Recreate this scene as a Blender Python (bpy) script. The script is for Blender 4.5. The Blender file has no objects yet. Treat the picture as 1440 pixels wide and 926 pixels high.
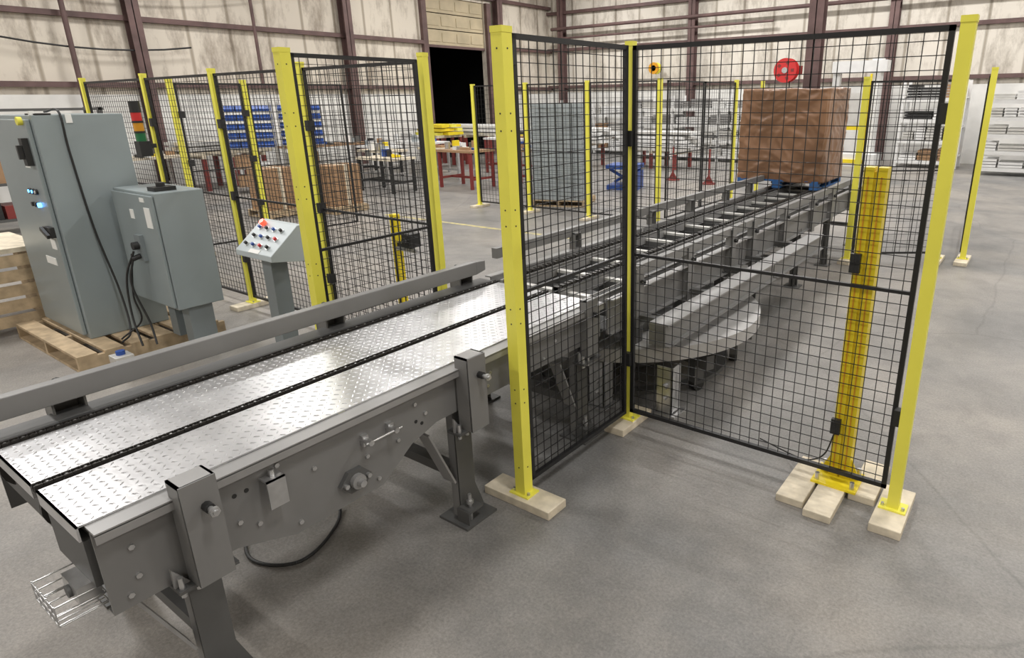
import bpy, math, random, bmesh
from mathutils import Vector, Matrix
from mathutils import noise as mn
random.seed(4)
S=bpy.context.scene
COL=S.collection
# ------------------------------------------------------------------ materials
def mat(name,col,rough=.5,metal=0,var=0.0,scale=6,bump=0,bscale=60,emit=None,spec=None,dirt=None):
    m=bpy.data.materials.new(name);m.use_nodes=True
    nt=m.node_tree;b=nt.nodes['Principled BSDF']
    c=(*col,1)
    b.inputs['Base Color'].default_value=c;b.inputs['Roughness'].default_value=rough;b.inputs['Metallic'].default_value=metal
    tc=nt.nodes.new('ShaderNodeTexCoord')
    if var>0:
        n=nt.nodes.new('ShaderNodeTexNoise');n.inputs['Scale'].default_value=scale;n.inputs['Detail'].default_value=4
        nt.links.new(tc.outputs['Object'],n.inputs['Vector'])
        r=nt.nodes.new('ShaderNodeValToRGB')
        r.color_ramp.elements[0].position=.3;r.color_ramp.elements[1].position=.7
        d=dirt or tuple(x*(1-var) for x in col)
        r.color_ramp.elements[0].color=(*d,1)
        r.color_ramp.elements[1].color=(*[min(1,x*(1+var*.6)) for x in col],1)
        nt.links.new(n.outputs['Fac'],r.inputs['Fac']);nt.links.new(r.outputs['Color'],b.inputs['Base Color'])
    if bump>0:
        n2=nt.nodes.new('ShaderNodeTexNoise');n2.inputs['Scale'].default_value=bscale;n2.inputs['Detail'].default_value=3
        nt.links.new(tc.outputs['Object'],n2.inputs['Vector'])
        bp=nt.nodes.new('ShaderNodeBump');bp.inputs['Strength'].default_value=bump;bp.inputs['Distance'].default_value=.01
        nt.links.new(n2.outputs['Fac'],bp.inputs['Height']);nt.links.new(bp.outputs['Normal'],b.inputs['Normal'])
    if emit:
        b.inputs['Emission Color'].default_value=(*emit[0],1);b.inputs['Emission Strength'].default_value=emit[1]
    return m
YEL=mat('yellow_paint',(.88,.82,.10),.42,0,.05,5)
YEL2=mat('sensor_yellow',(.84,.66,.02),.4,0,.08,5)
BLK=mat('black_powdercoat',(.012,.012,.013),.45)
BLK2=mat('black_plastic',(.02,.02,.02),.5)
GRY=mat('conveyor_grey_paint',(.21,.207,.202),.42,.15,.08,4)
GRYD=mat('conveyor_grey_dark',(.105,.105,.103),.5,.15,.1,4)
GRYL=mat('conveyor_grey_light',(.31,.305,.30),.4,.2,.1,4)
DISC=mat('turntable_grey',(.46,.45,.44),.5,.1,.12,6)
STEEL=mat('zinc_steel',(.62,.62,.62),.32,.85,.15,20)
PLATE=mat('diamond_plate_aluminium',(.70,.70,.71),.33,.85,.16,7,.06,35)
CHAIN=mat('oiled_chain',(.05,.046,.042),.45,.6)
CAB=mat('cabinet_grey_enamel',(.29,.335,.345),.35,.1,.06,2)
CABD=mat('cabinet_grey_dark',(.22,.25,.26),.4,.1)  # darker grey for the pedestals and the door switch box
CONS=mat('console_pale_grey',(.50,.56,.58),.4)
WOOD=mat('pine_wood',(.70,.62,.48),.7,0,.22,14,.1,60)
WOODG=mat('pallet_wood',(.50,.38,.24),.8,0,.3,10,.1,60)
WHITE=mat('white_plastic',(.78,.78,.77),.5,0,.08,5)
LABEL=mat('paper_label',(.85,.85,.82),.6)
RED=mat('red_paint',(.60,.03,.03),.4)
REDD=mat('dark_red_paint',(.22,.035,.03),.5)
GREEN=mat('green_lens',(.02,.16,.06),.3)
AMBER=mat('amber_lens',(.65,.30,.02),.3)
BLUE=mat('blue_paint',(.025,.08,.33),.4)
BLUED=mat('blue_pallet_paint',(.03,.13,.36),.6,0,.3,8)
BLUEL=mat('blue_indicator',(.1,.4,1),.3,emit=((.1,.4,1),5))
REDL=mat('red_indicator',(1,.1,.05),.3,emit=((1,.1,.05),1.0))
MAROON=mat('maroon_steel',(.13,.078,.073),.6,0,.3,3)
CARD=mat('cardboard',(.36,.22,.12),.7,0,.15,5)
DARK=mat('painted_room_dark',(.004,.004,.005),.9)  # near-black colour stands in for the unlit room beyond the door
GREYST=mat('stacked_sheet_grey',(.38,.42,.44),.5,.2,.1,3)
BEIGE=mat('overhead_door_beige',(.50,.42,.28),.6,0,.2,2)
ALU=mat('galvanised_rail',(.66,.65,.62),.4,.3,.12,5)
FILM=mat('brown_stretch_film',(.27,.145,.08),.3,0,.28,1.6,.12,5)
def floor_mat():
    m=bpy.data.materials.new('polished_concrete');m.use_nodes=True;nt=m.node_tree;N=nt.nodes;L=nt.links
    b=N['Principled BSDF'];tc=N.new('ShaderNodeTexCoord')
    def noise(s,d=6,r=.6,dist=0):
        n=N.new('ShaderNodeTexNoise');n.inputs['Scale'].default_value=s;n.inputs['Detail'].default_value=d;n.inputs['Roughness'].default_value=r;n.inputs['Distortion'].default_value=dist
        L.new(tc.outputs['Object'],n.inputs['Vector']);return n
    def ramp(n,p0,c0,p1,c1):
        r=N.new('ShaderNodeValToRGB');r.color_ramp.elements[0].position=p0;r.color_ramp.elements[1].position=p1
        r.color_ramp.elements[0].color=(*c0,1);r.color_ramp.elements[1].color=(*c1,1);L.new(n.outputs['Fac'],r.inputs['Fac']);return r
    def mix(a,c,f,mode='MULTIPLY'):
        x=N.new('ShaderNodeMixRGB');x.blend_type=mode
        x.inputs['Fac'].default_value=f
        L.new(a,x.inputs['Color1']);L.new(c,x.inputs['Color2']);return x
    r1=ramp(noise(.28,6,.62,.8),.38,(.205,.202,.196),.64,(.34,.312,.278))
    r2=ramp(noise(.9,8,.68,.4),.36,(.62,.63,.64),.58,(1.03,1.02,1.01))
    r3=ramp(noise(75,6,.8),.34,(.62,.62,.63),.66,(1.2,1.2,1.2))
    r4=ramp(noise(4,8,.75,.3),.34,(.78,.78,.78),.56,(1.03,1.03,1.03))
    m1=mix(r1.outputs['Color'],r2.outputs['Color'],.7);m2=mix(m1.outputs['Color'],r3.outputs['Color'],.85);m2=mix(m2.outputs['Color'],r4.outputs['Color'],.65)
    v=N.new('ShaderNodeTexVoronoi');v.feature='DISTANCE_TO_EDGE';v.inputs['Scale'].default_value=.33
    nz=noise(1.2,5,.6);mp=N.new('ShaderNodeMixRGB');mp.inputs['Fac'].default_value=.14
    L.new(tc.outputs['Object'],mp.inputs['Color1']);L.new(nz.outputs['Color'],mp.inputs['Color2']);L.new(mp.outputs['Color'],v.inputs['Vector'])
    cr=N.new('ShaderNodeValToRGB');cr.color_ramp.elements[0].position=0;cr.color_ramp.elements[0].color=(.6,.6,.6,1);cr.color_ramp.elements[1].position=.004;cr.color_ramp.elements[1].color=(1,1,1,1)
    L.new(v.outputs['Distance'],cr.inputs['Fac'])
    m3=mix(m2.outputs['Color'],cr.outputs['Color'],.5);L.new(m3.outputs['Color'],b.inputs['Base Color'])
    rr=N.new('ShaderNodeMapRange');rr.inputs['To Min'].default_value=.34;rr.inputs['To Max'].default_value=.6
    L.new(noise(1.5,5).outputs['Fac'],rr.inputs['Value']);L.new(rr.outputs['Result'],b.inputs['Roughness'])
    bp=N.new('ShaderNodeBump');bp.inputs['Strength'].default_value=.2;bp.inputs['Distance'].default_value=.01
    L.new(noise(80,4).outputs['Fac'],bp.inputs['Height']);L.new(bp.outputs['Normal'],b.inputs['Normal'])
    return m
def wall_mat(name,c0,c1,axis):
    m=bpy.data.materials.new(name);m.use_nodes=True;nt=m.node_tree;N=nt.nodes;L=nt.links
    b=N['Principled BSDF'];b.inputs['Roughness'].default_value=.8;tc=N.new('ShaderNodeTexCoord')
    mp=N.new('ShaderNodeMapping');mp.inputs['Scale'].default_value=(1,1,.35);L.new(tc.outputs['Object'],mp.inputs['Vector'])
    n=N.new('ShaderNodeTexNoise');n.inputs['Scale'].default_value=1.5;n.inputs['Detail'].default_value=10;n.inputs['Roughness'].default_value=.74;L.new(mp.outputs['Vector'],n.inputs['Vector'])
    r=N.new('ShaderNodeValToRGB');r.color_ramp.elements[0].position=.36;r.color_ramp.elements[0].color=(*c0,1);r.color_ramp.elements[1].position=.52;r.color_ramp.elements[1].color=(*c1,1)
    L.new(n.outputs['Fac'],r.inputs['Fac'])
    w=N.new('ShaderNodeTexWave');w.bands_direction=axis;w.inputs['Scale'].default_value=.31;w.inputs['Distortion'].default_value=.2;L.new(tc.outputs['Object'],w.inputs['Vector'])
    wr=N.new('ShaderNodeValToRGB');wr.color_ramp.elements[0].position=0;wr.color_ramp.elements[0].color=(.5,.47,.43,1);wr.color_ramp.elements[1].position=.03;wr.color_ramp.elements[1].color=(1,1,1,1);L.new(w.outputs['Fac'],wr.inputs['Fac'])
    x=N.new('ShaderNodeMixRGB');x.blend_type='MULTIPLY';x.inputs['Fac'].default_value=.9;L.new(r.outputs['Color'],x.inputs['Color1']);L.new(wr.outputs['Color'],x.inputs['Color2'])
    L.new(x.outputs['Color'],b.inputs['Base Color']);return m
FLOOR=floor_mat()
WALLX=wall_mat('insulated_wall_side',(.35,.30,.245),(.67,.61,.52),'Y')
WALLY=wall_mat('insulated_wall_back',(.38,.34,.285),(.69,.645,.57),'X')
WLOW=mat('white_lower_wall',(.76,.75,.72),.7,0,.2,1.2)
CEIL=mat('ceiling_sheet',(.45,.43,.40),.8,0,.15,1)
# ------------------------------------------------------------------ builder
class B:
    def __init__(s): s.v=[];s.f=[];s.m=[];s.sm=[];s.mats=[];s.M=Matrix.Identity(4)
    def mi(s,m):
        if m not in s.mats:s.mats.append(m)
        return s.mats.index(m)
    def add(s,vs,fs,m,smooth=False):
        o=len(s.v);k=s.mi(m)
        s.v+=[tuple(s.M@Vector(p)) for p in vs]
        for f in fs:
            s.f.append([i+o for i in f]);s.m.append(k);s.sm.append(smooth)
        return s
    def bx(s,x0,x1,y0,y1,z0,z1,m):
        vs=[(x0,y0,z0),(x1,y0,z0),(x1,y1,z0),(x0,y1,z0),(x0,y0,z1),(x1,y0,z1),(x1,y1,z1),(x0,y1,z1)]
        return s.add(vs,[(0,3,2,1),(4,5,6,7),(0,1,5,4),(1,2,6,5),(2,3,7,6),(3,0,4,7)],m)
    def hexa(s,lo,hi,m):
        return s.add(list(lo)+list(hi),[(0,1,2,3),(4,5,6,7),(0,1,5,4),(1,2,6,5),(2,3,7,6),(3,0,4,7)],m)
    def c(s,x,y,z,sx,sy,sz,m,rz=0,rx=0,ry=0):
        old=s.M.copy()
        s.M=s.M@Matrix.Translation((x,y,z))@Matrix.Rotation(rz,4,'Z')@Matrix.Rotation(ry,4,'Y')@Matrix.Rotation(rx,4,'X')
        s.bx(-sx/2,sx/2,-sy/2,sy/2,-sz/2,sz/2,m);s.M=old;return s
    def cyl(s,p0,p1,r,m,n=12,r1=None,smooth=True):
        p0=Vector(p0);p1=Vector(p1);d=(p1-p0).normalized();a=d.orthogonal().normalized();b=d.cross(a);r1=r if r1 is None else r1
        vs=[]
        for i in range(n):
            t=2*math.pi*i/n;q=a*math.cos(t)+b*math.sin(t);vs.append(tuple(p0+q*r));vs.append(tuple(p1+q*r1))
        s.add(vs,[(2*i,2*((i+1)%n),2*((i+1)%n)+1,2*i+1) for i in range(n)],m,smooth)
        s.add(vs,[tuple(2*i for i in reversed(range(n))),tuple(2*i+1 for i in range(n))],m)
        return s
    def prism(s,pts,axis,a,b,m):
        def P(u,v,w): return {'x':(w,u,v),'y':(u,w,v),'z':(u,v,w)}[axis]
        n=len(pts);vs=[P(u,v,a) for u,v in pts]+[P(u,v,b) for u,v in pts]
        fs=[tuple(range(n)),tuple(range(2*n-1,n-1,-1))]+[(i,i+n,(i+1)%n+n,(i+1)%n) for i in range(n)]
        return s.add(vs,fs,m)
    def tube(s,pts,r,m,n=6):
        for a,b in zip(pts,pts[1:]):
            if (Vector(a)-Vector(b)).length>1e-5:s.cyl(a,b,r,m,n)
        return s
    def hose(s,pts,r,m,n=8):
        # smooth catmull-rom tube
        P=[Vector(p) for p in pts];P=[2*P[0]-P[1]]+P+[2*P[-1]-P[-2]];o=[]
        for i in range(1,len(P)-2):
            for k in range(8):
                t=k/8;a,b,c,d=P[i-1:i+3]
                o.append(.5*((2*b)+(c-a)*t+(2*a-5*b+4*c-d)*t*t+(3*b-a-3*c+d)*t**3))
        o.append(P[-2]);return s.tube([tuple(q) for q in o],r,m,n)
    def ring(s,cx,cy,z0,z1,r0,r1,m,n=48):
        vs=[];fs=[]
        for i in range(n):
            t=2*math.pi*i/n;c,q=math.cos(t),math.sin(t)
            vs+=[(cx+c*r0,cy+q*r0,z0),(cx+c*r1,cy+q*r1,z0),(cx+c*r1,cy+q*r1,z1),(cx+c*r0,cy+q*r0,z1)]
        for i in range(n):
            j=(i+1)%n
            for k in range(4): fs.append((4*i+k,4*i+(k+1)%4,4*j+(k+1)%4,4*j+k))
        return s.add(vs,fs,m)
    def out(s,name,parent=None,origin=(0,0,0),bevel=0):
        me=bpy.data.meshes.new(name);O=Vector(origin)
        me.from_pydata([tuple(Vector(p)-O) for p in s.v],[],s.f)
        for m in s.mats:me.materials.append(m)
        for p,k,q in zip(me.polygons,s.m,s.sm):p.material_index=k;p.use_smooth=q
        bm=bmesh.new();bm.from_mesh(me);bmesh.ops.recalc_face_normals(bm,faces=bm.faces);bm.to_mesh(me);bm.free()
        o=bpy.data.objects.new(name,me);COL.objects.link(o)
        if parent is not None:
            o.parent=parent;o.location=O-Vector(parent.location)
        else:o.location=O
        if bevel>0:
            md=o.modifiers.new('bevel','BEVEL');md.width=bevel;md.segments=2;md.limit_method='ANGLE'
        return o
def empty(name,loc=(0,0,0)):
    o=bpy.data.objects.new(name,None);o.location=loc;o.empty_display_size=.2;COL.objects.link(o);return o
def sag(p0,p1,drop,n=10):
    p0=Vector(p0);p1=Vector(p1);r=[]
    for i in range(n+1):
        t=i/n;q=p0.lerp(p1,t);q.z-=drop*4*t*(1-t);r.append(tuple(q))
    return r
# ------------------------------------------------------------------ camera
yaw,pitch,roll,f,cx,cy,H=-.6148,.316,.0126,901.33,829.95,434.47,1.9214
fwd=Vector((math.cos(pitch)*math.sin(yaw),math.cos(pitch)*math.cos(yaw),-math.sin(pitch)))
r0=Vector((math.cos(yaw),-math.sin(yaw),0));d0=fwd.cross(r0)
rt=math.cos(roll)*r0+math.sin(roll)*d0;dn=-math.sin(roll)*r0+math.cos(roll)*d0
cd=bpy.data.cameras.new('camera');cam=bpy.data.objects.new('camera',cd);COL.objects.link(cam)
cam.matrix_world=Matrix(((rt.x,-dn.x,-fwd.x,0),(rt.y,-dn.y,-fwd.y,0),(rt.z,-dn.z,-fwd.z,H),(0,0,0,1)))
cd.sensor_width=36;cd.sensor_fit='HORIZONTAL';cd.lens=36*f/1440;cd.shift_x=-(cx-720)/1440;cd.shift_y=-(463-cy)/1440;cd.clip_start=.05;cd.clip_end=200
S.camera=cam
# ------------------------------------------------------------------ room
X0,X1,Y0,Y1,ZC=-17.4,9,-8,22,7
B().bx(X0-.2,X1+.2,Y0-.2,Y1+.2,-.2,0,FLOOR).out('floor')
B().bx(X0-.2,X1+.2,Y0-.2,Y1+.2,ZC,ZC+.2,CEIL).out('ceiling')
w=B();w.bx(X0-.2,X0,Y0,15.5,0,ZC,WALLX).bx(X0-.2,X0,18.3,Y1,0,ZC,WALLX).bx(X0-.2,X0,15.5,18.3,5.2,ZC,WALLX)
w.out('wall_left')
B().bx(X0-.2,X1+.2,Y1,Y1+.2,0,ZC,WALLY).out('wall_back')
B().bx(X1,X1+.2,Y0,Y1,0,ZC,WALLX).out('wall_right')
B().bx(X0-.2,X1+.2,Y0-.2,Y0,0,ZC,WALLY).out('wall_front')
w=B();w.bx(X0-6,X0-5.8,14,20,-.2,6,DARK).bx(X0-6,X0-.2,14,14.2,-.2,6,DARK).bx(X0-6,X0-.2,19.8,20,-.2,6,DARK).bx(X0-6,X0-.2,14,20,5.8,6,DARK).bx(X0-6,X0-.2,14,20,-.25,-.05,DARK)  # room box behind the door, its darkness painted into the surfaces
w.out('wall_bay')
w=B()
for i in range(3):
    z=3.72+i*.5
    w.bx(X0-.12,X0-.06,15.52,18.28,z,z+.47,BEIGE)
    for j in range(4):w.bx(X0-.06,X0-.04,15.6+j*.68,16.18+j*.68,z+.1,z+.38,BEIGE)
w.bx(X0-.14,X0-.03,15.52,18.28,3.64,3.72,MAROON)
w.bx(X0+.01,X0+.14,15.3,15.5,0,5.2,MAROON).bx(X0+.01,X0+.14,18.3,18.5,0,5.2,MAROON)
w.out('door_1')
w=B();w.bx(X0,X0+.06,Y0,15.3,0,2.15,WLOW).bx(X0,X0+.06,18.5,Y1,0,2.15,WLOW);w.out('trim_1')
w=B();w.bx(X0,X1,Y1-.06,Y1,0,2.2,WLOW);w.out('trim_2')
def ibeamcol(w,x,y,h=ZC,wd=.26,ax='x'):
    if ax=='x':
        w.bx(x,x+.02,y-wd/2,y+wd/2,0,h,MAROON).bx(x+.24,x+.26,y-wd/2,y+wd/2,0,h,MAROON).bx(x,x+.26,y-.01,y+.01,0,h,MAROON)
    else:
        w.bx(x-wd/2,x+wd/2,y-.02,y,0,h,MAROON).bx(x-wd/2,x+wd/2,y-.26,y-.24,0,h,MAROON).bx(x-.01,x+.01,y-.26,y,0,h,MAROON)
w=B()
for y in (1.4,6.9,12.4,18.8):ibeamcol(w,X0+.06,y)
for z in (2.3,3.7,5.3):
    if z<5.2:
        w.bx(X0+.0,X0+.14,Y0,15.3,z,z+.11,MAROON).bx(X0,X0+.14,18.5,Y1,z,z+.11,MAROON)
    else:w.bx(X0,X0+.14,Y0,Y1,z,z+.11,MAROON)
w.cyl((X0+.3,5.6,0),(X0+.3,5.6,ZC),.05,MAROON).cyl((X0+.3,9.6,2.4),(X0+.3,9.6,ZC),.04,MAROON)
w.tube(sag((X0+.25,2,3.9),(X0+.25,8,3.2),.4),.02,BLK2).tube(sag((X0+.25,4,4.4),(X0+.25,10,4.6),.3),.02,BLK2)
w.out('trim_3')
w=B()
for x in (-16.6,-10.9,-4.4,1.2,6.4):ibeamcol(w,x,Y1-.06,ax='y')
for z in (2.35,3.75,5.1):w.bx(X0,X1,Y1-.14,Y1,z,z+.11,MAROON)
w.cyl((X0+.4,Y1-.35,4.55),(X1,Y1-.35,4.65),.06,MAROON).cyl((X0+.4,Y1-.3,4.2),(-8,Y1-.3,4.25),.04,MAROON)
w.out('trim_4')
w=B();x,y=-5.05,16.6
w.bx(x-.17,x+.17,y-.15,y-.13,0,ZC,MAROON).bx(x-.17,x+.17,y+.13,y+.15,0,ZC,MAROON).bx(x-.012,x+.012,y-.15,y+.15,0,ZC,MAROON).bx(x-.2,x+.2,y-.2,y+.2,0,.03,MAROON)
w.out('steel_column')
w=B();X,Y,Z=-5.60,16.2,2.53
w.cyl((X,Y,Z),(X,Y+.03,Z),.28,RED,28).cyl((X,Y+.2,Z),(X,Y+.23,Z),.28,RED,28).cyl((X,Y+.03,Z),(X,Y+.2,Z),.17,BLK2,20).cyl((X,Y-.04,Z),(X,Y,Z),.07,STEEL,12).bx(X-.03,X+.34,Y+.24,Y+.27,Z-.1,Z+.1,REDD).tube([(X+.1,Y+.1,Z-.15),(X+.1,Y+.1,1.3)],.015,BLK2)
for k in range(5):
    a=k*1.2566;w.c(X+.18*math.cos(a),Y-.003,Z+.18*math.sin(a),.07,.008,.07,REDD,ry=-a)
w.out('hose_reel')
w=B();X,Y,Z=-12.15,21.3,2.95
w.cyl((X,Y,Z),(X,Y+.05,Z),.2,AMBER,20).cyl((X,Y+.2,Z),(X,Y+.25,Z),.2,YEL,20).cyl((X,Y,Z),(X,Y+.4,Z),.1,YEL,16).bx(X-.05,X+.05,Y+.3,21.84,Z-.05,Z+.05,BLK2);w.out('cable_reel')
# ------------------------------------------------------------------ ceiling lamps
for x in (-14,-9,-4,1,6):
    for y in (-4.5,1.5,7.5,13.5,19):
        e=empty('ceiling_lamp',(x,y,6.4))
        w=B();w.bx(x-.62,x+.62,y-.22,y+.22,6.42,6.5,WHITE)
        for q in(-.5,.5):w.cyl((x+q,y,6.5),(x+q,y,ZC),.006,STEEL,5)
        w.out('housing',e,(x,y,6.4))
        ld=bpy.data.lights.new('lamp_light','AREA');ld.shape='RECTANGLE';ld.size=1.2;ld.size_y=.4
        en=170 if y<16 else 215
        if y<5 and x>-6:en=112
        if x<-6 and y<5:en=190
        ld.energy=en;ld.color=(1,.98,.955)
        lo=bpy.data.objects.new('lamp_light',ld);COL.objects.link(lo);lo.parent=e;lo.location=(0,0,0.01)
wd=bpy.data.worlds.new('world');S.world=wd;wd.use_nodes=True;wd.node_tree.nodes['Background'].inputs[0].default_value=(.5,.5,.52,1);wd.node_tree.nodes['Background'].inputs[1].default_value=.3
# ------------------------------------------------------------------ fences
def post(par,x,y,h=2.22,s=.05,foot='y',flen=.36,holes=False,m=YEL):
    w=B();zb=.045
    w.bx(x-s/2,x+s/2,y-s/2,y+s/2,zb,h,m).bx(x-s/2-.002,x+s/2+.002,y-s/2-.002,y+s/2+.002,h-.02,h+.004,m)
    w.bx(x-.06,x+.06,y-.045,y+.045,zb,zb+.008,m)
    for q in(-.045,.045):w.cyl((x+q,y-.02,zb),(x+q,y-.02,zb+.022),.008,STEEL,6)
    if holes:
        for z in [.2,.55,.62,.95,1.02,1.4,1.47,1.8,1.87,2.12]:
            w.cyl((x,y-s/2-.001,z),(x,y-s/2+.002,z),.004,BLK2,8);w.cyl((x+s/2-.002,y,z),(x+s/2+.001,y,z),.004,BLK2,8)
    w.out('post',par,(x,y,0))
    w=B()
    if foot=='y':w.bx(x-.07,x+.07,y-flen/2,y+flen/2,0,.045,WOOD)
    elif foot=='x':w.bx(x-flen/2,x+flen/2,y-.07,y+.07,0,.045,WOOD)
    if foot:w.out('wood_foot',par,(x,y,0),bevel=.004)
def panel(par,x0,y0,x1,y1,z0=.1,z1=2.18,cell=.055,fr=.022,wr=.0017,mid=True):
    w=B();L=math.hypot(x1-x0,y1-y0);a=math.atan2(y1-y0,x1-x0)
    w.M=Matrix.Translation((x0,y0,0))@Matrix.Rotation(a,4,'Z');t=fr/2
    w.bx(0,L,-t,t,z1-fr,z1,BLK).bx(0,L,-t,t,z0,z0+fr,BLK).bx(0,fr,-t,t,z0,z1,BLK).bx(L-fr,L,-t,t,z0,z1,BLK)
    if mid:w.bx(0,L,-t*.8,t*.8,1.08,1.08+fr*.7,BLK)
    n=max(2,round(L/cell))
    for i in range(1,n):
        x=L*i/n;w.bx(x-wr,x+wr,-wr*2,0,z0,z1,BLK)
    n=round((z1-z0)/cell)
    for i in range(1,n):
        z=z0+(z1-z0)*i/n;w.bx(0,L,0,wr*2,z-wr,z+wr,BLK)
    w.out('mesh_panel',par,(x0,y0,0))
def clip(par,x,y,z,s=.05):
    w=B();w.bx(x-s/2,x+s/2,y-s/2,y+s/2,z-.04,z+.04,BLK2);w.out('panel_clip',par,(x,y,z))
F=empty('safety_fence',(-1.89,2.5,0))
post(F,-1.885,2.075,2.2,.06,'x',.42,True);panel(F,-1.872,2.115,-1.862,2.99)
for z in(2.1,1.2,.3):clip(F,-1.872,2.115,z,.03)
F=empty('safety_fence',(-1.1,3.05,0))
post(F,-1.875,3.05,2.2,.042,'y',.34);post(F,-.335,2.97,2.2,.052,'y',.38);panel(F,-1.845,3.03,-.385,3.03)
for z in(1.72,.45):clip(F,-1.86,3.02,z,.05)
for z in(.5,1.85):clip(F,-.37,3.0,z,.045)
F=empty('safety_fence',(-3.47,2.5,0))
post(F,-3.46,2.07,2.2,.062,'x',.42,True);panel(F,-3.46,2.11,-3.47,2.99,wr=.0015)
F=empty('safety_fence',(-6.3,3.05,0))
for x in(-3.47,-4.88,-6.26,-7.66,-9.25):post(F,x,3.05,2.22,.05,'y',.4)
for a,b in((-4.84,-3.51),(-6.22,-4.92),(-7.62,-6.3),(-9.2,-7.7)):panel(F,a,3.05,b,3.05,wr=.0018)
for z in(1.75,1.1,.5):
    for x in(-6.22,-7.62,-9.2,-4.84):clip(F,x,3.04,z,.05)
F=empty('safety_fence',(-9.05,4.8,0))
for x,y in((-9.1,3.9),(-9.02,4.78)):post(F,x,y,2.22,.06,'x',.4)
panel(F,-9.1,3.95,-9.02,4.74,wr=.0018,cell=.075);panel(F,-9.02,4.82,-8.9,6.2,wr=.0018,cell=.075)
for z in(1.8,.6,1.2):clip(F,-9.08,3.96,z,.07);clip(F,-9.0,4.74,z,.07)
F=empty('safety_fence',(-7,8.77,0))
for x in(-8.72,-7.48,-6.19,-4.88):post(F,x,8.77,2.2,.06,'y',.4)
for a,b in((-8.68,-7.52),(-7.44,-6.23),(-6.15,-4.92)):panel(F,a,8.77,b,8.77,cell=.08,wr=.002)
F=empty('safety_fence',(-4.88,10.5,0))
post(F,-4.88,11.6,2.22,.06,'x',.4);post(F,-4.88,12.9,2.22,.06,'x',.4)
panel(F,-4.88,9.0,-4.88,10.25,cell=.09,wr=.002);panel(F,-4.88,10.3,-4.88,11.55,cell=.09,wr=.002)
F=empty('safety_fence',(-1.4,8.3,0))
post(F,-1.82,8.0,2.12,.06,'y',.34);post(F,-.93,8.6,2.05,.05,'y',.42)
panel(F,-1.78,8.03,-.97,8.57,cell=.08,wr=.002,z1=2.08)
F=empty('safety_fence',(-.66,9.9,0))
post(F,-.66,8.72,2.2,.06,'y',.5);panel(F,-.70,8.8,-.9,11.2,cell=.08,wr=.002,z1=2.12)
# ------------------------------------------------------------------ light-curtain columns
x,y=-.62,3.105
e=empty('sensor_column',(x,y,0))
w=B()
w.bx(x-.22,x-.085,y-.33,y+.10,0,.04,WOOD).bx(x-.07,x+.06,y-.38,y+.08,0,.04,WOOD).bx(x+.075,x+.2,y-.12,y+.25,0,.04,WOOD).out('wood_foot',e,(x,y,0),bevel=.004)
w=B();w.bx(x-.11,x+.11,y-.13,y+.07,.04,.052,YEL2)
w.bx(x-.05,x-.006,y-.03,y+.04,.05,1.62,YEL2).bx(x+.006,x+.05,y-.03,y+.04,.05,1.62,YEL2).bx(x-.01,x+.01,y-.018,y+.03,.05,1.6,YEL2)
for q in(-.028,.028):w.bx(x+q-.003,x+q+.003,y-.033,y-.029,.1,1.58,AMBER)
for q in(-.085,.085):
    for r in(-.105,.045):w.cyl((x+q,y+r,.05),(x+q,y+r,.09),.012,STEEL,6)
w.prism([(x-.1,.05),(x-.05,.05),(x-.05,.16)],'y',y-.004,y+.004,YEL2).prism([(x+.1,.05),(x+.05,.05),(x+.05,.16)],'y',y-.004,y+.004,YEL2)
w.out('column',e,(x,y,0))
w=B();w.bx(x-.06,x-.015,y-.055,y-.03,1.14,1.23,BLK2).bx(x-.06,x-.015,y-.055,y-.03,.3,.38,BLK2).hose([(x-.04,y-.04,.3),(x-.08,y-.03,.16),(x-.16,y-.03,.10),(x-.3,y+.1,.03),(x-.5,y+.2,.01)],.004,BLK2,6);w.out('light_curtain',e,(x,y,0))
x,y=-4.7,3.65
e=empty('sensor_column',(x,y,0))
w=B()
w.bx(x-.035,x+.035,y-.03,y+.03,.01,.97,YEL2).bx(x-.09,x+.09,y-.09,y+.09,0,.012,YEL2).bx(x-.012,x+.012,y-.036,y-.03,.1,.95,BLK2);w.out('column',e,(x,y,0))
w=B();w.bx(x+.03,x+.2,y-.03,y+.03,.68,.72,BLK2).bx(x+.14,x+.26,y-.06,y+.05,.7,.82,BLK2).bx(x+.04,x+.3,y-.05,y-.03,.66,.69,STEEL).cyl((x+.2,y-.09,.76),(x+.2,y-.06,.76),.03,BLK2,12);w.out('sensor_head',e,(x,y,0))
# ------------------------------------------------------------------ infeed conveyor
XR,XL=-2.0,-2.93
def leg(w,x,y,ztop,side):
    w.bx(x-.004,x+.004,y-.05,y+.05,.0,ztop,GRYD)
    w.bx(min(x,x-side*.05),max(x,x-side*.05),y+.042,y+.05,0,ztop,GRY).bx(min(x,x-side*.05),max(x,x-side*.05),y-.05,y-.042,0,ztop,GRY)
    w.bx(x-.10,x+.09,y-.1,y+.1,0,.012,GRYD)
    if side>0:
        w.cyl((x+.045,y-.03,.01),(x+.045,y-.03,.15),.009,STEEL,8).cyl((x+.045,y-.03,.10),(x+.045,y-.03,.118),.018,STEEL,6).bx(x,x+.08,y-.07,y+.02,.07,.082,GRYD).bx(x,x+.08,y-.075,y-.067,.012,.082,GRYD)
        w.prism([(y+.05,.012),(y+.05,.16),(y+.1,.012)],'x',x-.004,x+.004,GRYD)
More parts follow.
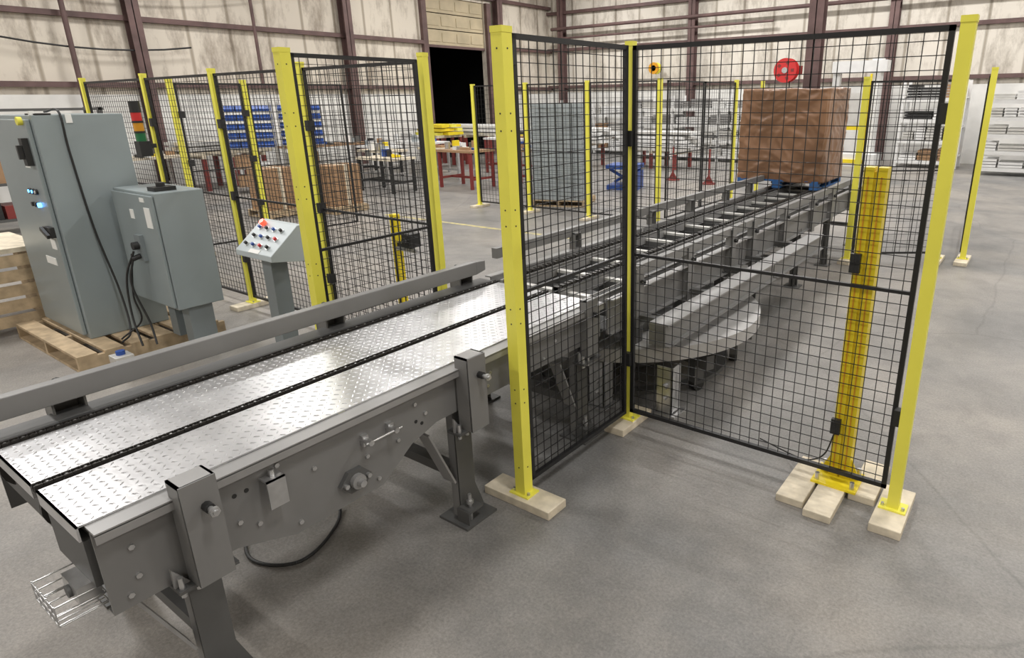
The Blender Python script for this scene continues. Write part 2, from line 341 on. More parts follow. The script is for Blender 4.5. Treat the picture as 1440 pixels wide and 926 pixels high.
def bracket(w,x,y,z0,z1,sd=1,wy=.11,dx=.09,bolt=.07):
    a,b=(x,x+dx) if sd>0 else (x-dx,x)
    w.bx(a,b,y-wy/2,y-wy/2+.008,z0,z1,GRY).bx(a,b,y+wy/2-.008,y+wy/2,z0,z1,GRY).bx(a,b,y-wy/2,y+wy/2,z1-.008,z1,GRYL)
    o=b if sd>0 else a
    w.bx(o-.004,o+.004,y-wy/2,y+wy/2,z0,z1,GRY)
    if bolt:
        w.cyl((o,y+.01,z1-.09),(o+sd*bolt,y+.01,z1-.09),.009,STEEL,8).cyl((o,y+.01,z1-.09),(o+sd*.03,y+.01,z1-.09),.016,BLK2,8).cyl((o+sd*bolt*.7,y+.01,z1-.09),(o+sd*bolt*.88,y+.01,z1-.09),.016,STEEL,6)
O=(-2.47,1.7,0)
Cv=empty('drag_chain_conveyor',O)
w=B()
prof=[(.42,.80),(2.93,.80),(2.93,.59),(1.66,.59),(1.52,.55),(1.36,.44),(.98,.44),(.78,.51),(.42,.51)]
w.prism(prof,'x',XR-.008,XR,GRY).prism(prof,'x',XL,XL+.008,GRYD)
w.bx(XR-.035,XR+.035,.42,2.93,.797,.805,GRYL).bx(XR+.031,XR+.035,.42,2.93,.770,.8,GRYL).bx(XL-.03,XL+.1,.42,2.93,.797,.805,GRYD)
xi=XR-.012
w.bx(XL+.01,xi,.43,.438,.62,.79,GRYD).bx(XL+.01,xi,2.9,2.925,.62,.79,GRYD)
for y in(.8,1.3,1.8,2.3):w.bx(XL+.01,xi,y-.02,y+.02,.64,.72,GRYD)
w.bx(XR-.04,XR-.009,1.66,2.93,.591,.597,GRY).bx(XR-.04,XR-.009,.42,.78,.511,.517,GRY)
for y,z in((.5,.7),(.5,.60),(.95,.74),(1.08,.66),(1.55,.72),(1.6,.66),(2.0,.7),(2.2,.7),(1.98,.64),(.86,.56),(1.3,.6),(2.5,.7),(.47,.55),(1.0,.48),(1.34,.48),(.8,.60),(2.4,.63),(1.45,.60)):
    w.cyl((XR,y,z),(XR+.008,y,z),.009,STEEL,6)
for y,z in((.80,.70),(.84,.70),(1.55,.64),(1.58,.62)):w.cyl((XR,y,z),(XR+.0015,y,z),.008,BLK2,10)
w.out('frame',Cv,O)
w=B()
w.bx(XR,XR+.02,1.28,1.305,.655,.70,STEEL).bx(XR,XR+.02,1.40,1.425,.655,.70,STEEL).cyl((XR+.05,1.27,.68),(XR+.05,1.44,.68),.006,STEEL,8).cyl((XR,1.29,.68),(XR+.06,1.29,.68),.012,STEEL,8).cyl((XR,1.41,.68),(XR+.06,1.41,.68),.012,STEEL,8)
w.prism([(1.16,.535),(1.2,.58),(1.26,.58),(1.30,.535),(1.26,.49),(1.2,.49)],'x',XR,XR+.02,GRYD).cyl((XR+.02,1.23,.535),(XR+.04,1.23,.535),.03,GRYL,16).cyl((XR+.04,1.23,.535),(XR+.065,1.23,.535),.014,STEEL,12)
for q in(-.05,.05):w.cyl((XR+.02,1.23+q,.535),(XR+.035,1.23+q,.535),.01,STEEL,6)
w.bx(XR+.0,XR+.05,.885,.95,.715,.721,STEEL).bx(XR+.044,XR+.05,.885,.95,.615,.721,STEEL).cyl((XR+.02,.92,.72),(XR+.02,.92,.745),.010,STEEL,6)
w.out('drive_fittings',Cv,O)
w=B()
w.bx(-2.62,-2.35,1.05,1.35,.44,.62,GRYD).cyl((-2.6,1.2,.53),(-2.9,1.2,.53),.075,BLK2,18).cyl((-2.35,1.23,.535),(XR-.01,1.23,.535),.018,STEEL,12)
w.hose([(-2.8,1.28,.48),(-2.75,1.45,.25),(-2.6,1.5,.03),(-2.45,1.35,.01),(-2.4,1.15,.01),(-2.6,1.05,.01),(-2.9,1.2,.01),(-3.4,1.5,.01)],.008,BLK2,8)
w.out('drive_motor',Cv,O)
w=B()
for k,y in enumerate((.67,1.83,2.78)):
    if k<2:bracket(w,XR+.012,y,.51,.862,1,.105,.08)
    else:bracket(w,XR,y,.53,.865,1,.1,.05,.02)
    bracket(w,XL,y,.54,.88,-1)
    leg(w,XR-.03,y,.60,1);leg(w,XL+.05,y,.62,-1)
    w.bx(XL+.01,XR-.04,y-.03,y+.03,.2,.25,GRYD)
    w.bx(XR-.02,XR+.06,y-.1,y+.08,.498,.510,GRYD).prism([(y-.1,.51),(y-.055,.51),(y-.1,.58)],'x',XR+.02,XR+.03,GRYL)
    for q in(-.085,-.04):w.cyl((XR+.045,y+q,.48),(XR+.045,y+q,.55),.009,STEEL,6)
    xa,xb=XR-.11,XR-.03
    w.hexa([(xa,y-.20,.52),(xb,y-.20,.52),(xb,y-.07,.21),(xa,y-.07,.21)],[(xa,y-.192,.525),(xb,y-.192,.525),(xb,y-.062,.215),(xa,y-.062,.215)],GRYL)
w.out('legs',Cv,O)
def rail(w,x,y0,y1,z0,z1,t=.05,end1=0,m=GRY):
    w.bx(x-t/2,x+t/2,y0,y1,z0,z1,m)
    if end1:
        w.hexa([(x-t/2,y1,z0),(x+t/2,y1,z0),(x+t/2+end1*.06,y1+.12,z0),(x-t/2+end1*.06,y1+.12,z0)],[(x-t/2,y1,z1),(x+t/2,y1,z1),(x+t/2+end1*.06,y1+.12,z1-.02),(x-t/2+end1*.06,y1+.12,z1-.02)],m)
w=B();rail(w,-2.915,.2,2.84,.858,.942,.05,-.7)
for y in(.67,1.83,2.78):w.cyl((-3.02,y,.9),(-2.93,y,.9),.02,BLK2,10)
w.out('guard_rail',Cv,O,bevel=.004)
w=B()
ZP=.812
for a,b in ((-2.765,-2.405),(-2.35,-2.035)):
    w.bx(a,b,.40,2.9,ZP-.006,ZP,PLATE)
    w.bx(a,b,.40,.406,ZP-.05,ZP,PLATE)
    nx=int((b-a)/.03);ny=int(2.48/.03)
    for j in range(ny):
        for i in range(nx):
            x=a+.018+i*(b-a-.03)/(nx-1);y=.415+j*.03
            sg=1 if (i+j)%2 else -1
            ca,sa=math.cos(sg*math.pi/4),math.sin(sg*math.pi/4)
            pts=[(-.012,0,0),(0,-.004,0),(.012,0,0),(0,.004,0),(-.006,0,.0028),(.006,0,.0028)]
            w.add([(x+p*ca-q*sa,y+p*sa+q*ca,ZP+r) for p,q,r in pts],[(0,1,5,4),(1,2,5),(2,3,4,5),(3,0,4)],PLATE)
w.out('diamond_plate_deck',Cv,O)
w=B()
def chain(w,x,y0,y1,z):
    n=int((y1-y0)/.0254)
    w.bx(x-.022,x+.022,y0,y1,z-.03,z-.014,CHAIN)
    for i in range(n):
        y=y0+i*.0254+.0127
        for q in(-.011,.011):w.bx(x+q-.002,x+q+.002,y-.0115,y+.0115,z-.012,z+.006,CHAIN)
        w.cyl((x-.011,y,z-.003),(x+.011,y,z-.003),.006,STEEL if i%2 else CHAIN,6)
chain(w,-2.79,.4,2.93,ZP+.002);chain(w,-2.378,.4,2.93,ZP+.002)
w.bx(-2.85,-2.812,.42,2.93,.80,.808,BLK2)
w.out('drag_chains',Cv,O)
w=B()
w.cyl((XL+.01,.46,.70),(xi,.46,.70),.02,STEEL,12)
for x in(-2.79,-2.378):
    w.cyl((x-.01,.48,.72),(x+.01,.48,.72),.08,CHAIN,18);w.cyl((x-.02,.48,.72),(x+.02,.48,.72),.05,STEEL,16)
w.bx(-2.33,-2.04,.408,.43,.60,.757,GRYD)
for z in(.53,.56,.59):
    w.tube([(-2.24,.43,z),(-2.24,.31,z),(-2.06,.31,z),(-2.06,.43,z),(-2.24,.43,z)],.0025,STEEL,5)
for x in(-2.24,-2.2,-2.16,-2.12,-2.09,-2.06):w.tube([(x,.43,.525),(x,.31,.525),(x,.31,.595)],.0022,STEEL,5)
w.bx(-2.2,-2.08,.37,.43,.54,.60,STEEL).cyl((-2.14,.36,.57),(-2.14,.42,.57),.02,GRYD,12)
w.out('end_sprockets',Cv,O)
# ------------------------------------------------------------------ turntable
ty=4.05
O=(-2.5,ty,0);T=empty('turntable',O)
w=B();w.cyl((-2.5,ty,.33),(-2.5,ty,.42),1.0,DISC,96,smooth=False)
w.out('disc',T,O,bevel=.004)
w=B();w.cyl((-2.5,ty,0.02),(-2.5,ty,.33),.35,GRYD,32).ring(-2.5,ty,.0,.03,.7,.78,GRYD,64)
for k in range(8):
    a=math.radians(k*45+22);w.c(-2.5+.55*math.cos(a),ty+.55*math.sin(a),.24,.8,.07,.1,GRYD,rz=a)
    x,y=-2.5+.82*math.cos(a),ty+.82*math.sin(a)
    w.c(x,y,.17,.06,.08,.24,GRYD,rz=a);w.cyl((x-.03*math.cos(a),y-.03*math.sin(a),.045),(x+.03*math.cos(a),y+.03*math.sin(a),.045),.045,BLK2,14)
w.out('base',T,O)
w=B()
for x,y in((-1.74,3.32),(-2.15,3.16),(-2.75,3.16)):
    w.bx(x-.06,x+.05,y-.05,y-.044,.02,.33,STEEL).bx(x+.044,x+.05,y-.05,y+.06,.02,.33,STEEL).bx(x-.09,x+.08,y-.07,y+.09,0,.012,STEEL).prism([(x-.06,.28),(x+.05,.28),(x+.05,.08)],'y',y+.0,y+.006,STEEL)
    w.cyl((x,y-.08,.2),(x,y-.05,.2),.02,STEEL,10).cyl((x,y-.08,.12),(x,y-.05,.12),.015,STEEL,6)
w.out('drive_brackets',T,O)
def framed_conv(name,y0,y1,legs,railR,railL,zb=.58,brk=(),low=None):
    O=(-2.48,(y0+y1)/2,0);e=empty(name,O)
    w=B()
    for x,s in((XR,1),(XL,-1)):
        w.bx(x-.006,x+.006,y0,y1,zb,.80,GRY).bx(min(x,x+s*.05),max(x,x+s*.05),y0,y1,.795,.803,GRYL).bx(min(x,x+s*.04),max(x,x+s*.04),y0,y1,zb,zb+.008,GRY)
    for x in(-2.79,-2.378,-2.10):
        w.bx(x-.03,x-.024,y0,y1,.72,.80,GRYL).bx(x+.024,x+.03,y0,y1,.72,.80,GRYL).bx(x-.03,x+.03,y0,y1,.785,.79,GRYD)
    y=y0+.1
    while y<y1-.05:
        w.bx(XL+.01,XR-.01,y-.022,y+.022,.745,.765,ALU).bx(XL+.01,XR-.01,y-.02,y+.02,.66,.745,GRYD);y+=.42
    w.bx(XL+.01,XR-.01,y0,y1,.60,.606,GRYD)
    w.out('frame',e,O)
    w=B()
    for x in(-2.79,-2.378):
        w.bx(x-.014,x+.014,y0,y1,.79,.812,CHAIN)
        n=int((y1-y0)/.05)
        for i in range(n):w.bx(x-.019,x+.019,y0+i*.05,y0+i*.05+.03,.795,.818,CHAIN)
    w.out('drag_chains',e,O)
    w=B()
    for y in legs:
        for x in(XR-.02,XL+.02):
            w.bx(x-.03,x+.03,y-.04,y-.033,.0,.62,GRYD).bx(x-.03,x+.03,y+.033,y+.04,0,.62,GRYD).bx(x-.004,x+.004,y-.04,y+.04,0,.62,GRYD).bx(x-.08,x+.08,y-.08,y+.08,0,.012,GRYD)
            w.cyl((x+.05,y,.01),(x+.05,y,.14),.01,STEEL,6)
        w.bx(XL+.02,XR-.02,y-.02,y+.02,.25,.3,GRYD)
    for y in brk:
        bracket(w,XR,y,.55,.93,1,.09,.05,.03);bracket(w,XL,y,.55,.93,-1,.09,.05,.03)
    if legs or brk:w.out('supports',e,O)
    w=B()
    rail(w,XR+.02,railR[0],railR[1],.885,.945,.045,0)
    rail(w,-2.98,railL[0],railL[1],.90,.97,.045,0)
    w.out('guard_rails',e,O)
    if low:
        w=B()
        w.bx(-1.80,-1.69,low[0],low[1],.51,.64,GRY).bx(-1.80,-1.67,low[0],low[1],.64,.65,GRYL).bx(-1.69,-1.66,low[0],low[1],.51,.518,GRY)
        y=low[0]+.15
        while y<low[1]:
            w.bx(XR,-1.80,y-.025,y+.025,.59,.63,GRYD);y+=.7
        w.out('low_side_guard',e,O)
    return e
tc=framed_conv('turntable_conveyor',3.0,4.98,(),(3.28,4.98),(3.1,4.98),brk=(3.3,4.0,4.75),low=(3.16,4.98))
w=B()
for x in(XR-.02,XL+.02):
    for y in(3.35,4.0,4.7):w.bx(x-.04,x+.04,y-.04,y+.04,.421,.60,GRYD)
w.out('turntable_mounts',tc,(-2.48,3.99,0))
framed_conv('outfeed_conveyor',5.01,9.2,(5.4,6.6,7.7,9.0),(5.01,8.7),(5.01,8.8),brk=(5.2,6.0,6.9,7.6,8.5),low=(5.01,6.3))
# ------------------------------------------------------------------ wrapped load
px,py=-2.80,8.62
L=empty('wrapped_pallet_load',(px,py,.82))
w=B()
for i in range(6):w.bx(px-.52,px+.52,py-.53+i*.19,py-.53+i*.19+.12,.905,.925,BLUED)
for q in(-.52,-.05,.42):
    for r in(-.53,-.05,.43):w.bx(px+q,px+q+.1,py+r,py+r+.1,.84,.905,BLUED)
    w.bx(px+q,px+q+.1,py-.53,py+.53,.82,.84,BLUED)
w.out('pallet',L,(px,py,.82))
bm=bmesh.new();bmesh.ops.create_cube(bm,size=1)
bmesh.ops.subdivide_edges(bm,edges=bm.edges[:],cuts=54,use_grid_fill=True)
for v in bm.verts:
    p=v.co.copy();q=Vector((p.x*1.08,p.y*1.05,p.z*1.11))
    g=mn.noise(Vector((q.x*2.2+7,q.y*2.2,q.z*2)))
    d1=q.z*7+(q.x+q.y)*3+g*3;d2=q.z*5-(q.x+q.y)*4+g*4
    n=g*.03+(1-abs(mn.noise(Vector((d1,g,3)))))**6*.012+(1-abs(mn.noise(Vector((d2,1+g,8)))))**8*.014+mn.noise(Vector((q.x*9,q.y*9,q.z*7)))*.008
    r=Vector((p.x,p.y,0))
    if r.length>0:r.normalize()
    q+=r*n
    if abs(p.x)>.4 and abs(p.y)>.4:
        k=(min(abs(p.x),abs(p.y))-.4)/.1;q.x*=1-.04*k;q.y*=1-.04*k
    if p.z>.45:q.z+=mn.noise(q*4)*.025
    v.co=q
me=bpy.data.meshes.new('film_wrap');bm.to_mesh(me);bm.free();me.materials.append(FILM)
for p in me.polygons:p.use_smooth=True
o=bpy.data.objects.new('film_wrap',me);COL.objects.link(o);o.parent=L;o.location=(0,0,.08+.555)
# ------------------------------------------------------------------ cabinets
def pallet(w,x0,x1,y0,y1,h=.13,m=WOODG):
    n=6;dx=(y1-y0)/n
    for i in range(n):w.bx(x0,x1,y0+i*dx,y0+i*dx+dx*.72,h-.02,h,m)
    for i in(0,2.5,5):w.bx(x0,x1,y0+i*dx,y0+i*dx+dx*.72,0,.02,m)
    for q in(x0,(x0+x1)/2-.02,x1-.04):w.bx(q,q+.04,y0,y1,.02,h-.02,m)
w=B();pallet(w,-7.1,-5.7,1.42,2.5);w.out('pallet',None,(-6.5,1.9,0))
O=(-6.5,1.9,.13);E=empty('electrical_cabinet',O)
x0,x1,y0,y1,z0,z1=-7.02,-6.08,1.64,2.22,.131,1.86
w=B();w.bx(x0,x1,y0,y1,z0,z1,CAB);w.out('body',E,O,bevel=.006)
w=B();w.bx(x0+.02,x1-.05,y0-.03,y0-.002,z0+.03,z1-.03,CAB);w.out('door',E,O,bevel=.006)
w=B()
w.bx(x1-.16,x1-.09,y0-.07,y0-.03,1.5,1.7,BLK2).bx(x1-.14,x1-.11,y0-.1,y0-.07,1.55,1.65,BLK2).cyl((x1-.12,y0-.03,1.82),(x1-.12,y0-.06,1.82),.03,YEL,14)
w.bx(x1-.2,x1-.05,y0-.06,y0-.03,.96,1.04,BLK2).c(x1-.12,y0-.075,1.0,.14,.02,.03,BLK2,ry=.4)
w.bx(x1-.30,x1-.19,y0-.034,y0-.03,1.48,1.62,LABEL).bx(x1-.2,x1-.1,y0-.034,y0-.03,.86,.94,LABEL).bx(x1-.42,x1-.2,y0-.033,y0-.03,.72,.78,LABEL)
for i in range(3):
    w.cyl((x1-.34+i*.07,y0-.03,1.3),(x1-.34+i*.07,y0-.045,1.3),.022,BLK2,14).cyl((x1-.34+i*.07,y0-.045,1.3),(x1-.34+i*.07,y0-.05,1.3),.012,BLUEL if i<2 else WHITE,12)
    w.cyl((x1-.34+i*.07,y0-.03,1.2),(x1-.34+i*.07,y0-.05,1.2),.018,BLUEL if i==2 else BLK2,12)
w.bx(x1-.05,x1-.02,y0,y0+.03,z1,z1+.03,LABEL).bx(x1-.03,x1+.005,y0+.2,y0+.24,z1-.06,z1+.005,LABEL)
w.bx(x1-.2,x1,y0+.02,y0+.12,z1,z1+.012,BLK2)
w.out('controls',E,O)
w=B()
w.hose([(x1-.3,y0+.17,z1+.02),(x1+.0,y0+.17,z1+.02),(x1+.014,y0+.17,1.6),(x1+.02,y0+.2,1.0),(x1+.1,y0+.24,.5),(x1+.25,y0+.2,.2),(x1+.33,y0+.1,.14)],.008,BLK2,7)
w.out('cable',E,O)
O=(-5.6,2.16,.13);E=empty('control_enclosure',O)
x0,x1,y0,y1,z0,z1=-5.98,-5.26,2.0,2.34,.42,1.31
w=B();w.bx(x0,x1,y0,y1,z0,z1,CAB);w.out('body',E,O,bevel=.006)
w=B();w.bx(x0+.015,x1-.015,y0-.022,y0-.002,z0+.02,z1-.02,CAB);w.out('door',E,O,bevel=.004)
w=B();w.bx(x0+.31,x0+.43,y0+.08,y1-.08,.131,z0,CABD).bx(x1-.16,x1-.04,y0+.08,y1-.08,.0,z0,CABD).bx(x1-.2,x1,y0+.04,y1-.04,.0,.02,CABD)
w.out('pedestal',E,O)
w=B()
w.bx(x1-.16,x1-.07,y0-.026,y0-.022,1.05,1.2,LABEL).bx(x0+.33,x0+.43,y0-.05,y0-.022,.78,.98,CABD).cyl((x0+.38,y0-.05,.9),(x0+.38,y0-.09,.9),.03,BLK2,12).cyl((x0+.38,y0-.05,.82),(x0+.36,y0-.1,.8),.02,BLK2,10)
w.bx(x0+.3,x0+.36,y0-.026,y0-.022,1.1,1.17,LABEL).bx(x1-.2,x1-.13,y0-.026,y0-.022,1.24,1.27,LABEL)
w.bx(x1-.22,x1-.1,y0+.05,y0+.2,z1,z1+.03,BLK2).cyl((x1-.16,y0+.12,z1+.03),(x1-.16,y0+.12,z1+.06),.03,BLK2,12)
w.hose([(x0+.36,y0-.1,.8),(x0+.34,y0-.14,.6),(x0+.4,y0-.1,.3),(x0+.5,y0-.12,.14)],.008,BLK2,7)
w.hose([(x0+.38,y0-.09,.86),(x0+.30,y0-.15,.65),(x0+.32,y0-.18,.35),(x0+.45,y0-.2,.14)],.008,BLK2,7)
w.hose([(x0+.36,y0-.1,.84),(x0+.26,y0-.12,.5),(x0+.3,y0-.12,.3),(x0+.2,y0-.25,.16)],.007,BLK2,7)
w.out('fittings',E,O)
w=B();x,y=-5.36,1.60
w.bx(x-.11,x+.07,y-.09,y+.09,.0,.012,STEEL).bx(x-.08,x+.05,y-.06,y+.06,.012,.17,ALU).cyl((x+.05,y,.07),(x+.12,y,.07),.025,STEEL,12).cyl((x-.02,y,.17),(x-.02,y,.20),.03,BLUE,12).bx(x+.07,x+.1,y-.05,y+.05,.03,.06,WHITE)
w.out('junction_box',None,(x,y,0),bevel=.003)
O=(-4.4,2.33,0);E=empty('control_console',O)
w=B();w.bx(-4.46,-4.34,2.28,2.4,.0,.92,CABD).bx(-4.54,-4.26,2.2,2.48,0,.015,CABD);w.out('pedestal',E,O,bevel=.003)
w=B();w.prism([(2.2,.94),(2.2,.90),(2.46,.86),(2.46,1.12),(2.42,1.12)],'x',-4.63,-4.17,CONS);w.out('desk',E,O,bevel=.004)
w=B();w.M=Matrix.Translation((-4.63,2.2,.94))@Matrix.Rotation(math.atan2(.18,.22),4,'X')
for r,row in enumerate([(BLK2,BLUE,RED,BLK2),(BLK2,BLUE,BLK2,RED),(BLUE,BLK2,BLUE,BLK2)]):
    for c_,m in enumerate(row):
        q=.09+c_*.09+(.015 if r%2 else 0)
        w.cyl((q,.06+r*.075,0),(q,.06+r*.075,.01),.016,STEEL,12).cyl((q,.06+r*.075,.01),(q,.06+r*.075,.028),.011,m,12)
w.cyl((.1,.245,.008),(.1,.245,.04),.022,REDL,14);w.bx(.17,.3,.0,.03,.0,.003,LABEL)
w.out('push_buttons',E,O)
w=B();x,y=-7.62,2.9
w.bx(x-.06,x+.06,y-.05,y+.06,1.42,1.57,BLK2);z=1.57
for m in(GREEN,AMBER,RED):
    w.cyl((x,y,z),(x,y,z+.08),.045,m,14).cyl((x,y,z+.08),(x,y,z+.1),.05,BLK2,14);z+=.1
w.cyl((x,y,z),(x,y,z+.09),.048,BLK2,14).bx(x-.02,x+.02,y+.04,y+.12,1.5,1.54,BLK2)
w.out('stack_light',None,(x,y,1.42))
# ------------------------------------------------------------------ background clutter
w=B();x0,y0=-7.92,9.35
w.M=Matrix.Translation((x0,y0,0))@Matrix.Rotation(.36,4,'Z')
pallet(w,0,1.02,0,.9,.12)
for i in range(22):
    o=random.uniform(-.006,.006);w.bx(.02+o,.98+o,.02,.8,.125+i*.079,.125+i*.079+.072,GREYST)
for q in(.2,.5,.8):w.bx(q,q+.012,.008,.015,.12,1.86,BLK2)
w.out('strapped_sheet_stack',None,(x0,y0,0))
def table(name,x,y,sx,sy,h,top,legm,rz=0,stuff=0):
    w=B();w.M=Matrix.Translation((x,y,0))@Matrix.Rotation(rz,4,'Z')
    w.bx(-sx/2,sx/2,-sy/2,sy/2,h-.05,h,top)
    for a in(-1,1):
        for b in(-1,1):w.bx(a*(sx/2-.05)-.03,a*(sx/2-.05)+.03,b*(sy/2-.05)-.03,b*(sy/2-.05)+.03,0,h-.05,legm)
        w.bx(a*(sx/2-.05)-.02,a*(sx/2-.05)+.02,-sy/2+.05,sy/2-.05,.2,.25,legm)
    w.bx(-sx/2+.05,sx/2-.05,-.02,.02,.2,.25,legm)
    for i in range(stuff):
        a=random.uniform(-sx/2+.1,sx/2-.25);b=random.uniform(-sy/2+.1,sy/2-.1);s=random.uniform(.06,.2)
        k=random.choice([WHITE,CARD,GREYST,BLUE,STEEL,BLK2,WHITE,GRYD,YEL2])
        if i%3==0:w.cyl((a,b,h),(a,b,h+s),s*.4,k,10)
        elif i%3==1:w.bx(a,a+s*2,b-.03,b+.03,h,h+s*.4,k)
        else:w.bx(a,a+s,b-.08,b+.08,h,h+random.uniform(.05,.22),k)
    w.out(name,None,(x,y,0))
table('work_table',-11.1,10.8,1.1,.8,.86,CARD,REDD,.0,9)
table('work_table',-10.0,11.6,.9,.7,.86,CARD,REDD,.0,8)
table('work_table',-12.9,11.9,1.5,.7,.78,WOOD,STEEL,.0,13)
table('work_table',-14.9,12.6,2.0,.7,.85,WHITE,STEEL,0,15)
table('work_table',-12.2,9.4,1.2,.7,.75,WOOD,BLK2,.0,10)
table('work_table',-16.3,10.6,.8,2.4,.85,CARD,STEEL,0,16)
table('work_table',-12.0,13.6,1.8,.7,.95,WHITE,REDD,0,12)
table('work_table',-16.2,5.6,.8,2.4,.85,WOOD,STEEL,0,16)
table('work_table',-13.6,10.4,1.1,.7,.8,WOOD,STEEL,0,11)
table('work_table',-14.9,11.3,1.2,.6,.8,WHITE,BLK2,0,11)
def longstack(name,x,y,L,alongy,z0,rows,cols,m,m2):
    w=B();w.M=Matrix.Translation((x,y,0))@Matrix.Rotation(math.pi/2 if alongy else 0,4,'Z')
    for q in(-L*.35,0,L*.35):
        w.bx(q-.04,q+.04,-.5,.5,z0-.08,z0,WOOD)
        if z0>.3:
            w.bx(q-.04,q+.04,-.5,-.42,0,z0-.08,REDD).bx(q-.04,q+.04,.42,.5,0,z0-.08,REDD)
    for r in range(rows):
        for c_ in range(cols):
            o=random.uniform(-.12,.12);w.bx(-L/2+o,L/2+o,-.48+c_*.96/cols,-.48+(c_+.85)*.96/cols,z0+r*.11,z0+r*.11+.08,m if (r+c_)%4 else m2)
    w.out(name,None,(x,y,0))
longstack('stacked_steel_channels',-15.2,15.3,3.0,0,.9,3,5,WHITE,ALU)
longstack('stacked_steel_channels',-12.2,16.2,2.8,0,.7,4,5,WHITE,ALU)
longstack('stacked_steel_channels',-16.3,7.9,2.0,1,.8,3,5,ALU,WOOD)
longstack('stacked_steel_channels',-16.2,2.2,2.6,1,.5,5,5,ALU,WHITE)
longstack('stacked_steel_channels',-9.4,16.9,2.2,0,.5,5,5,WHITE,ALU)
longstack('stacked_yellow_guards',-15.4,14.0,1.0,0,.95,3,4,YEL2,YEL)
def binshelf(x,y,n,rz,W=.46):
    w=B();w.M=Matrix.Translation((x,y,0))@Matrix.Rotation(rz,4,'Z')
    for a in(-W,W-.02):
        for b in(-.25,.23):w.bx(a,a+.02,b,b+.02,0,1.95,STEEL)
    for i in range(n):
        z=1.0+i*.19;w.bx(-W,W,-.25,.25,z-.015,z,STEEL)
        for j in range(4):
            a=-W+.01+j*W*.5;w.prism([(-.24,z),(.22,z),(.22,z+.12),(-.18,z+.12),(-.26,z+.05)],'x',a,a+W*.45,BLUE)
    for z in(.15,.55):
        w.bx(-W,W,-.25,.25,z-.015,z,STEEL)
        for j in range(2):w.bx(-W+.05+j*.4,-W+.35+j*.4,-.2,.2,z,z+random.uniform(.12,.3),random.choice([CARD,GRYL,WHITE]))
    w.out('parts_bin_rack',None,(x,y,0))
binshelf(-14.6,7.75,5,1.0);binshelf(-14.5,8.9,5,1.0)
def rack(name,x0,x1,y,h,levels,m,fill,rot=False):
    w=B();n=max(1,round((x1-x0)/1.5));yy=y
    for i in range(n+1):
        x=x0+(x1-x0)*i/n
        w.bx(x-.04,x+.04,yy-.45,yy-.38,0,h,m).bx(x-.04,x+.04,yy+.38,yy+.45,0,h,m)
        for z in range(3):w.bx(x-.015,x+.015,yy-.4,yy+.4,.3+z*h/3,.33+z*h/3,m)
    for l in range(levels):
        z=.1+l*(h-.1)/levels
        w.bx(x0,x1,yy-.46,yy-.4,z,z+.09,m).bx(x0,x1,yy+.4,yy+.46,z,z+.09,m)
        z+=.1;x=x0+.08;top=(h-.1)/levels-.14
        while x<x1-.3:
            l2=min(random.uniform(.25,.9),x1-x-.05);k=random.choice(fill);hh=random.uniform(.6,1)*top
            for r in range(max(1,int(hh/.07))):
                o=random.uniform(0,.03);w.bx(x+o,x+l2-.03,yy-.42,yy+.4,z+r*.07,z+r*.07+.055,k)
            x+=l2
    w.out(name,None,((x0+x1)/2,y,0))
rack('pallet_rack',-15.6,-12.6,20.8,1.9,3,WHITE,[WHITE,ALU,CARD,WHITE])
rack('pallet_rack',-11.8,-7.0,19.6,2.0,4,WHITE,[WHITE,ALU,WHITE,GRYL])
rack('pallet_rack',-3.6,-2.1,20.6,2.3,4,WHITE,[WHITE,ALU,CARD,BLK2])
rack('pallet_rack',-1.5,2.5,19.4,2.1,5,WHITE,[WHITE,ALU,WHITE])
w=B();x,y=-4.95,20.1
w.bx(x-.6,x+.9,y-.5,y+.5,0,.35,WHITE).bx(x-.55,x-.35,y-.1,y+.1,.35,2.8,WHITE).bx(x+.5,x+.75,y-.2,y+.2,.35,2.9,WHITE).bx(x-.55,x+.9,y-.25,y+.25,2.55,2.85,WHITE).bx(x-.3,x+.4,y-.3,y+.1,1.1,2.0,ALU).bx(x-.3,x+.45,y-.32,y-.3,1.0,1.1,YEL2).bx(x+.5,x+.55,y-.26,y-.2,.4,2.5,YEL2).bx(x-.35,x-.1,y-.4,y-.3,1.3,1.7,BLK2).bx(x-.4,x+.6,y-.55,y-.5,.1,.2,YEL2)
w.out('stretch_wrap_machine',None,(x,y,0))
w=B();w.M=Matrix.Translation((-7.75,12.4,0))@Matrix.Rotation(.3,4,'Z')
w.bx(-.35,.35,-.35,.35,.45,.54,BLUE).bx(-.35,.35,-.3,.3,0,.1,BLUE).c(0,-.2,.28,.68,.04,.06,BLUE,ry=.5).c(0,.2,.28,.68,.04,.06,BLUE,ry=-.5).bx(.1,.35,-.3,.3,.1,.4,BLUE)
w.out('lift_table',None,(-7.75,12.4,0))
for x,y in((-6.45,14.0),(-7.55,14.3)):
    w=B();w.cyl((x,y,0),(x,y,.03),.17,REDD,16).cyl((x,y,.03),(x,y,.8),.025,REDD,10).cyl((x,y,.8),(x,y,1.05),.018,STEEL,8).bx(x-.14,x+.14,y-.04,y+.04,1.05,1.08,GRYD).prism([(x-.12,.03),(x+.12,.03),(x,.22)],'y',y-.01,y+.01,REDD);w.out('roller_stand',None,(x,y,0))
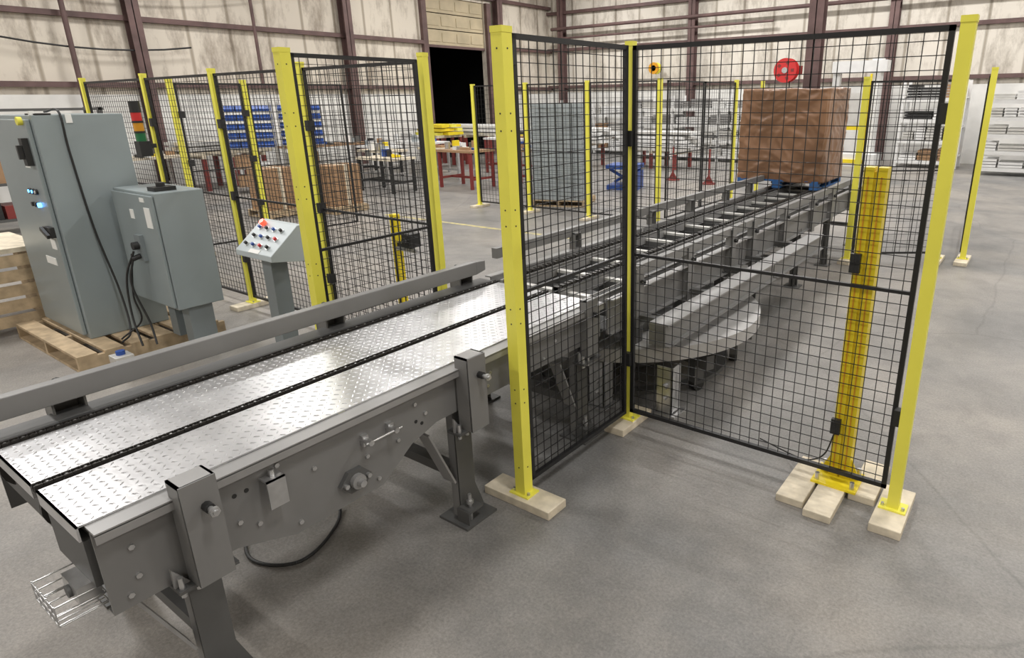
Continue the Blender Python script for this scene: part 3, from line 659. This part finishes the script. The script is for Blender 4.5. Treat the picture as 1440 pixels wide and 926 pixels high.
w=B();x0,y0=-8.2,1.0
for z in range(5):w.bx(x0,x0+1.0,y0,y0+.02,.08+z*.13,.18+z*.13,WOODG).bx(x0+.98,x0+1.0,y0,y0+.8,.08+z*.13,.18+z*.13,WOODG)
for q in(0,.46,.92):w.bx(x0+q,x0+q+.08,y0-.02,y0,0,.75,WOODG)
w.bx(x0,x0+1.0,y0,y0+.8,.72,.76,WOOD).bx(x0+1.0,x0+1.02,y0,y0+.08,0,.72,WOODG).bx(x0+1.0,x0+1.02,y0+.72,y0+.8,0,.72,WOODG).bx(x0,x0+1,y0+.78,y0+.8,0,.72,WOODG)
w.out('wooden_crate',None,(x0,y0,0))
def shelf(x,y):
    w=B()
    for a in(-1.2,1.2):
        for b in(-.3,.3):w.bx(x+b-.03,x+b+.03,y+a-.03,y+a+.03,0,1.9,GRYD)
    for z in(.2,.75,1.3,1.85):
        w.bx(x-.33,x+.33,y-1.25,y+1.25,z,z+.04,GRYD)
        q=y-1.15
        while q<y+1.0 and z<1.8:
            l=random.uniform(.12,.35);w.bx(x-.25,x+.28,q,q+l,z+.04,z+.04+random.uniform(.12,.4),random.choice([CARD,WHITE,REDD,GREYST,GRYL,BLK2,WHITE]));q+=l+.04
    w.out('storage_shelf',None,(x,y,0))
shelf(-13.5,3.3);shelf(-14.3,-.2)
for x,y in((-11.2,6.2),(-10.6,7.1)):
    w=B();pallet(w,x-.4,x+.3,y-.35,y+.35);w.bx(x-.33,x+.22,y-.3,y+.3,.13,.85,CARD).bx(x-.34,x+.23,y-.03,y+.03,.13,.855,WOOD);w.out('carton_on_pallet',None,(x,y,0),bevel=.004)
w=B();w.M=Matrix.Translation((-7.4,7.3,0))@Matrix.Rotation(.02,4,'Z');w.bx(-2.2,1.9,-.04,.04,.0005,.002,mat('worn_yellow_line',(.5,.42,.14),.6,0,.5,9,dirt=(.3,.28,.22)));w.out('floor_marking',None,(-7.4,7.3,0))
S.view_settings.view_transform='Standard';S.view_settings.look='None';S.view_settings.exposure=0
